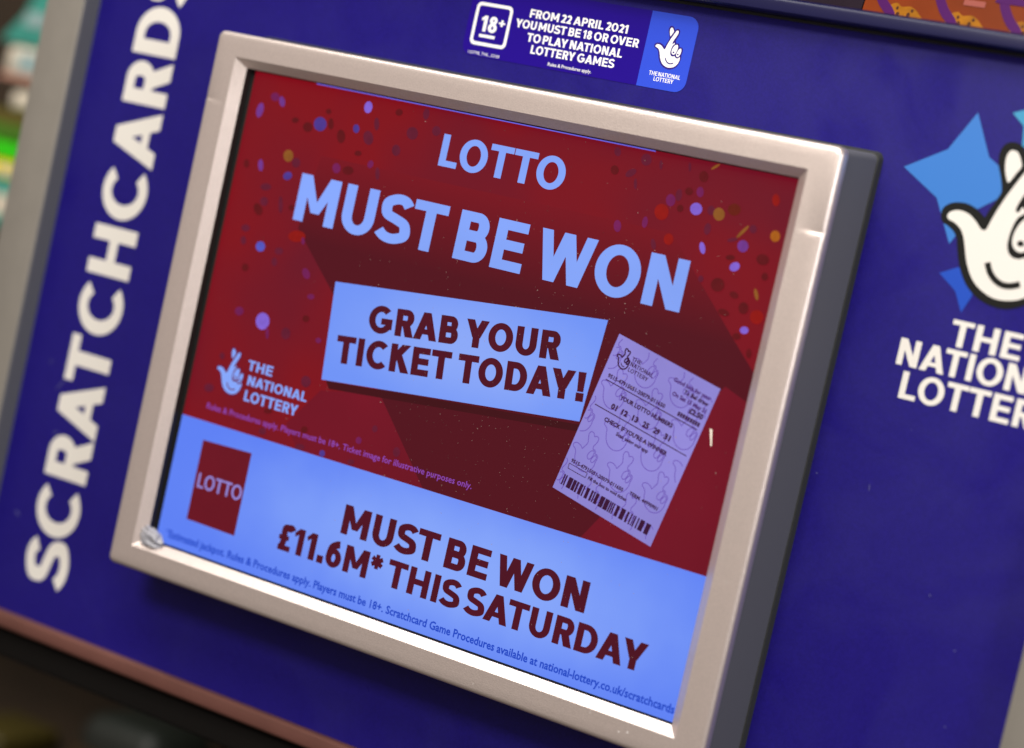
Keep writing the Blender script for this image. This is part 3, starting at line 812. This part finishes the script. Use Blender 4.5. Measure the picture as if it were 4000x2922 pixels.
q = Mesh()
put_line(q, "LOTTO", -35.9, 105.3, 77.4, 17.0, ZL + .5, w=.25)
put_line(q, "MUST BE WON", -121.5, 59.6, 243.3, 26.0, ZL + .5, w=.26)
q.build("headline", S_lb, scr)
q = Mesh(); q.flat([[(-84.4, 32.3), (84.1, 47.6), (81.0, -5.5), (-79.7, -21.1)]], ZL + .5); q.build("offer_box", S_box, scr)
q = Mesh()
put_line(q, "GRAB YOUR", -57.0, 10.6, 119.0, 14.6, ZL + .62, w=.30, rot=math.radians(5.3))
put_line(q, "TICKET TODAY!", -73.8, -10.2, 155.0, 15.0, ZL + .62, w=.30, rot=math.radians(5.4))
o = q.build("offer_lettering", S_txt, scr)
# lower banner
q = Mesh(); q.flat([rect(-168.2, -135.5, 168.2, -61.8)], ZL + .5); q.build("banner", S_lb2, scr)
q = Mesh(); q.flat([rect(-124.9, 134.6, 89.2, 135.15)], ZL + .5); q.build("page_edge", screen("lit_edge", (104, 104, 230)), scr)
q = Mesh(); q.flat([[(-149.9, -72.2), (-115.0, -71.2), (-114.8, -118.3), (-149.8, -117.9)]], ZL + .62)
q.build("game_tile", screen("lit_tile", (104, 10, 30), .08, 30), scr)
q = Mesh()
put_line(q, "LOTTO", -147.5, -98.7, 31.7, 8.2, ZL + .75, w=.18)
q.build("tile_lettering", screen("lit_tile_white", (148, 138, 220)), scr)
q = Mesh()
put_line(q, "MUST BE WON", -46.3, -98.0, 154.0, 16.0, ZL + .62, w=.28)
put_line(q, "£11.6M* THIS SATURDAY", -85.0, -117.3, 231.8, 14.6, ZL + .62, w=.275)
q.build("jackpot_lettering", S_txt, scr)
q = Mesh()
put_small(q, "*Estimated jackpot. Rules & Procedures apply. Players must be 18+. Scratchcard Game Procedures available at national-lottery.co.uk/scratchcards",
          -162.3, -131.3, 330.2, ZL + .62, bold=.026, cap=4.5)
q.build("banner_small_print", S_fine, scr)
q = Mesh()
put_small(q, "Rules & Procedures apply. Players must be 18+. Ticket image for illustrative purposes only.", -152.7, -54.6, 180.2, ZL + .2, bold=.01)
q.build("small_print", S_vio, scr)
q = Mesh()
put_line(q, "THE", -130.5, -27.3, 17.6, 5.6, ZL + .3, w=.25)
put_line(q, "NATIONAL", -128.5, -35.5, 41.8, 5.4, ZL + .3, w=.25)
put_line(q, "LOTTERY", -128.5, -44.4, 37.6, 6.0, ZL + .3, w=.25)
q.build("screen_wordmark", S_lb, scr)
q = Mesh(); emblem(q, -144.2, -31.9, 1.22, ZL + .25, 0, 1, .05)
q.build("screen_hand_emblem", [screen("lit_plum", (104, 18, 60)), S_lb], scr)

# the ticket picture, tilted
TX, TY, TA = 92.2, 42.4, math.radians(-13.0)
def tk(u, v):
    c, s_ = math.cos(TA), math.sin(TA)
    return (TX + u * c - v * s_, TY + u * s_ + v * c)
T_paper = screen("lit_lilac", (142, 133, 211), .10, 24)
T_ink = screen("lit_ink", (52, 8, 50))
T_ink2 = screen("lit_soft_ink", (72, 30, 104))
T_wm = screen("lit_watermark", (106, 82, 178))
q = Mesh(); q.flat([[tk(0, 0), tk(62.5, 0), tk(64.2, -86.0), tk(1.5, -85.6)]], ZL + .70, 0)
wms = [(u0 + (11 if r_ % 2 else 0), -9 - 17.5 * r_, .92) for r_ in range(6) for u0 in (-3, 19, 41, 62)]
for k, (u, v, s_) in enumerate(wms):
    loop = [tk(u + a * s_, v + b * s_) for a, b in smooth_loop(HAND_outer, 2)]
    loop = [p for p in loop]
    def inside(p):
        du, dv = p[0] - TX, p[1] - TY
        c, sn = math.cos(-TA), math.sin(-TA)
        uu, vv = du * c - dv * sn, du * sn + dv * c
        return 1.5 < uu < 61.8 and -84.5 < vv < -1
    for g in [loop + [loop[0]]] + [[tk(u + a * s_, v + b * s_) for a, b in smooth_loop(HAND_eye1, 2) + [HAND_eye1[0]]], [tk(u + a * s_, v + b * s_) for a, b in smooth_loop(HAND_eye2, 2) + [HAND_eye2[0]]]]:
        seg = []
        for p in g:
            if inside(p):
                seg.append(p)
            else:
                if len(seg) > 2:
                    q.flat(ribbon(seg, .42), ZL + .74 + .002 * k, 1)
                seg = []
        if len(seg) > 2:
            q.flat(ribbon(seg, .42), ZL + .74 + .002 * k, 1)
q.build("ticket_picture", [T_paper, T_wm], scr)
q = Mesh()
Zt = ZL + .85
def tline(text, u, v, wd, cap, w=.2):
    put_line(q, text, *tk(u, v), wd, cap, Zt, w=w, rot=TA)
def tsmall(text, u, v, wd, mi=0, bold=.03, cap=None):
    put_small(q, text, *tk(u, v), wd, Zt, mi=mi, rot=TA, bold=bold + .012, cap=cap)
for sgm in (HAND_outer, HAND_eye1, HAND_eye2):
    lp = [tk(7.0 + a * .46, -10.4 + b * .46) for a, b in smooth_loop(sgm, 2)]
    q.flat(ribbon(lp + lp[:2], .75), Zt)
q.flat(ribbon([tk(7.0 + a * .46, -10.4 + b * .46) for a, b in smooth_line(HAND_smile)], .5), Zt)
tline("THE", 12.3, -8.8, 5.8, 2.0); tline("NATIONAL", 12.8, -11.6, 14.0, 2.2); tline("LOTTERY", 12.8, -14.6, 12.2, 2.2)
tsmall("9515-47915051-20079-011650", 3.9, -22.0, 35.7)
q.flat([[tk(3.7, -23.8), tk(60.5, -23.6), tk(60.5, -23.1), tk(3.7, -23.3)]], Zt)
tsmall("YOUR LOTTO NUMBERS", 15.0, -28.8, 32.8, bold=.035, cap=2.2)
for k, t in enumerate(("01", "12", "13", "25", "29", "31")):
    tsmall(t, 12.6 + k * 6.65, -35.2, 3.7, bold=.045, cap=2.8)
q.flat([[tk(3.9, -37.6), tk(61.2, -37.6), tk(61.2, -37.1), tk(3.9, -37.1)]], Zt)
tsmall("CHECK IF YOU'RE A WINNER", 12.2, -42.4, 39.2, bold=.035, cap=2.2)
tsmall("Scan using our app", 21.5, -45.9, 20.0)
tsmall("Good luck for your", 37.8, -7.6, 22.6, 1); tsmall("Tu Bel draw", 45.6, -10.7, 14.8, 0, .03); tsmall("On Sat 15 May 21", 40.2, -14.2, 20.6, 1)
tsmall("£2.50", 52.2, -17.9, 8.4, 0, .045)
for k in range(9):
    u = 47.4 + k * 1.5
    q.flat([[tk(u, -21.9), tk(u + 1.2, -21.9), tk(u + 1.2, -19.7), tk(u, -19.7)]], Zt)
tsmall("9515-47915051-20079-011650", 4.9, -69.2, 33.0)
tsmall("TERM. 44990901", 41.8, -68.6, 17.4)
oo = [(4.6, -70.3), (16.1, -70.1), (16.1, -72.7), (5.0, -72.9)]
for a, b in zip(oo, oo[1:] + oo[:1]):
    q.flat(ribbon([tk(*a), tk(*b)], .35), Zt)
tsmall("Fill the box to void ticket", 17.6, -72.6, 24.2)
u = 4.8
rng = random.Random(3)
while u < 60:
    wd = rng.choice((.5, .8, .8, 1.2, 1.9, 2.6))
    q.flat([[tk(u, -76.3), tk(min(u + wd, 60.6), -76.2), tk(min(u + wd, 60.6) + .1, -81.9), tk(u + .1, -82.0)]], Zt)
    u += wd + rng.choice((.35, .5, .8, 1.1))
q.build("ticket_print", [T_ink, T_ink2], scr)

# dust and scuffs on the glass
q = Mesh()
rng = random.Random(11)
for k in range(900):
    x = rng.gauss(45, 62); y = rng.gauss(0, 72)
    if abs(x) > 166 or abs(y) > 133:
        continue
    r = rng.choice((.06, .075, .09, .10, .12, .15)) * rng.uniform(.7, 1.2)
    a = rng.uniform(0, 3.14)
    e = rng.choice((1, 1, 1, 1.6, 3.5))
    c, s_ = math.cos(a), math.sin(a)
    q.face([(x + u * r * e * c - v * r * s_, y + u * r * e * s_ + v * r * c, ZL + 1.0) for u, v in ((1, 0), (.5, .87), (-.5, .87), (-1, 0), (-.5, -.87), (.5, -.87))])
d_o = q.build("dust_specks", mat("dust", (0.28, 0.20, 0.175), rough=.8), scr)
d_o["kind"] = "stuff"
q = Mesh()
q.flat([[(152.4, 8.3), (153.9, 8.2), (155.6, .4), (154.9, .0)]], ZL + 1.02)
q.build("glass_scuff", mat("scratch_white", (0.75, 0.68, 0.58), rough=.5), scr)

# ================================================================== CRUMPLED FILM IN THE BEZEL CORNER
scrap = bpy.data.meshes.new("plastic_scrap")
bm = bmesh.new()
bmesh.ops.create_icosphere(bm, subdivisions=5, radius=1.0)
cx, cy, cz = -166.6, -133.6, -3.4
for v in bm.verts:
    a, b, c = v.co
    n = noise.noise(Vector((a * 1.7, b * 2.6, c * 1.7)) + Vector((3.1, 1.2, .4)))
    fold = math.exp(-((b + .18 - .25 * a * a) / .13) ** 2)
    r = 1 + .26 * n - .42 * fold * (c > 0)
    px, py, pz_ = a * r * 8.6, b * r * 5.6, c * r * 3.4
    th = math.radians(-20)
    px, py = px * math.cos(th) - py * math.sin(th), px * math.sin(th) + py * math.cos(th)
    v.co = W(cx + px, cy + py, cz + pz_)
for f in bm.faces:
    f.smooth = True
bm.to_mesh(scrap); bm.free()
scrap.materials.append(mat("clear_film", (0.30, 0.30, 0.33), rough=.35, spec=.5))
so = bpy.data.objects.new("plastic_scrap", scrap)
COL.objects.link(so)
tag(so, "crumpled bit of clear plastic film stuck in the lower left bezel corner", "plastic scrap")
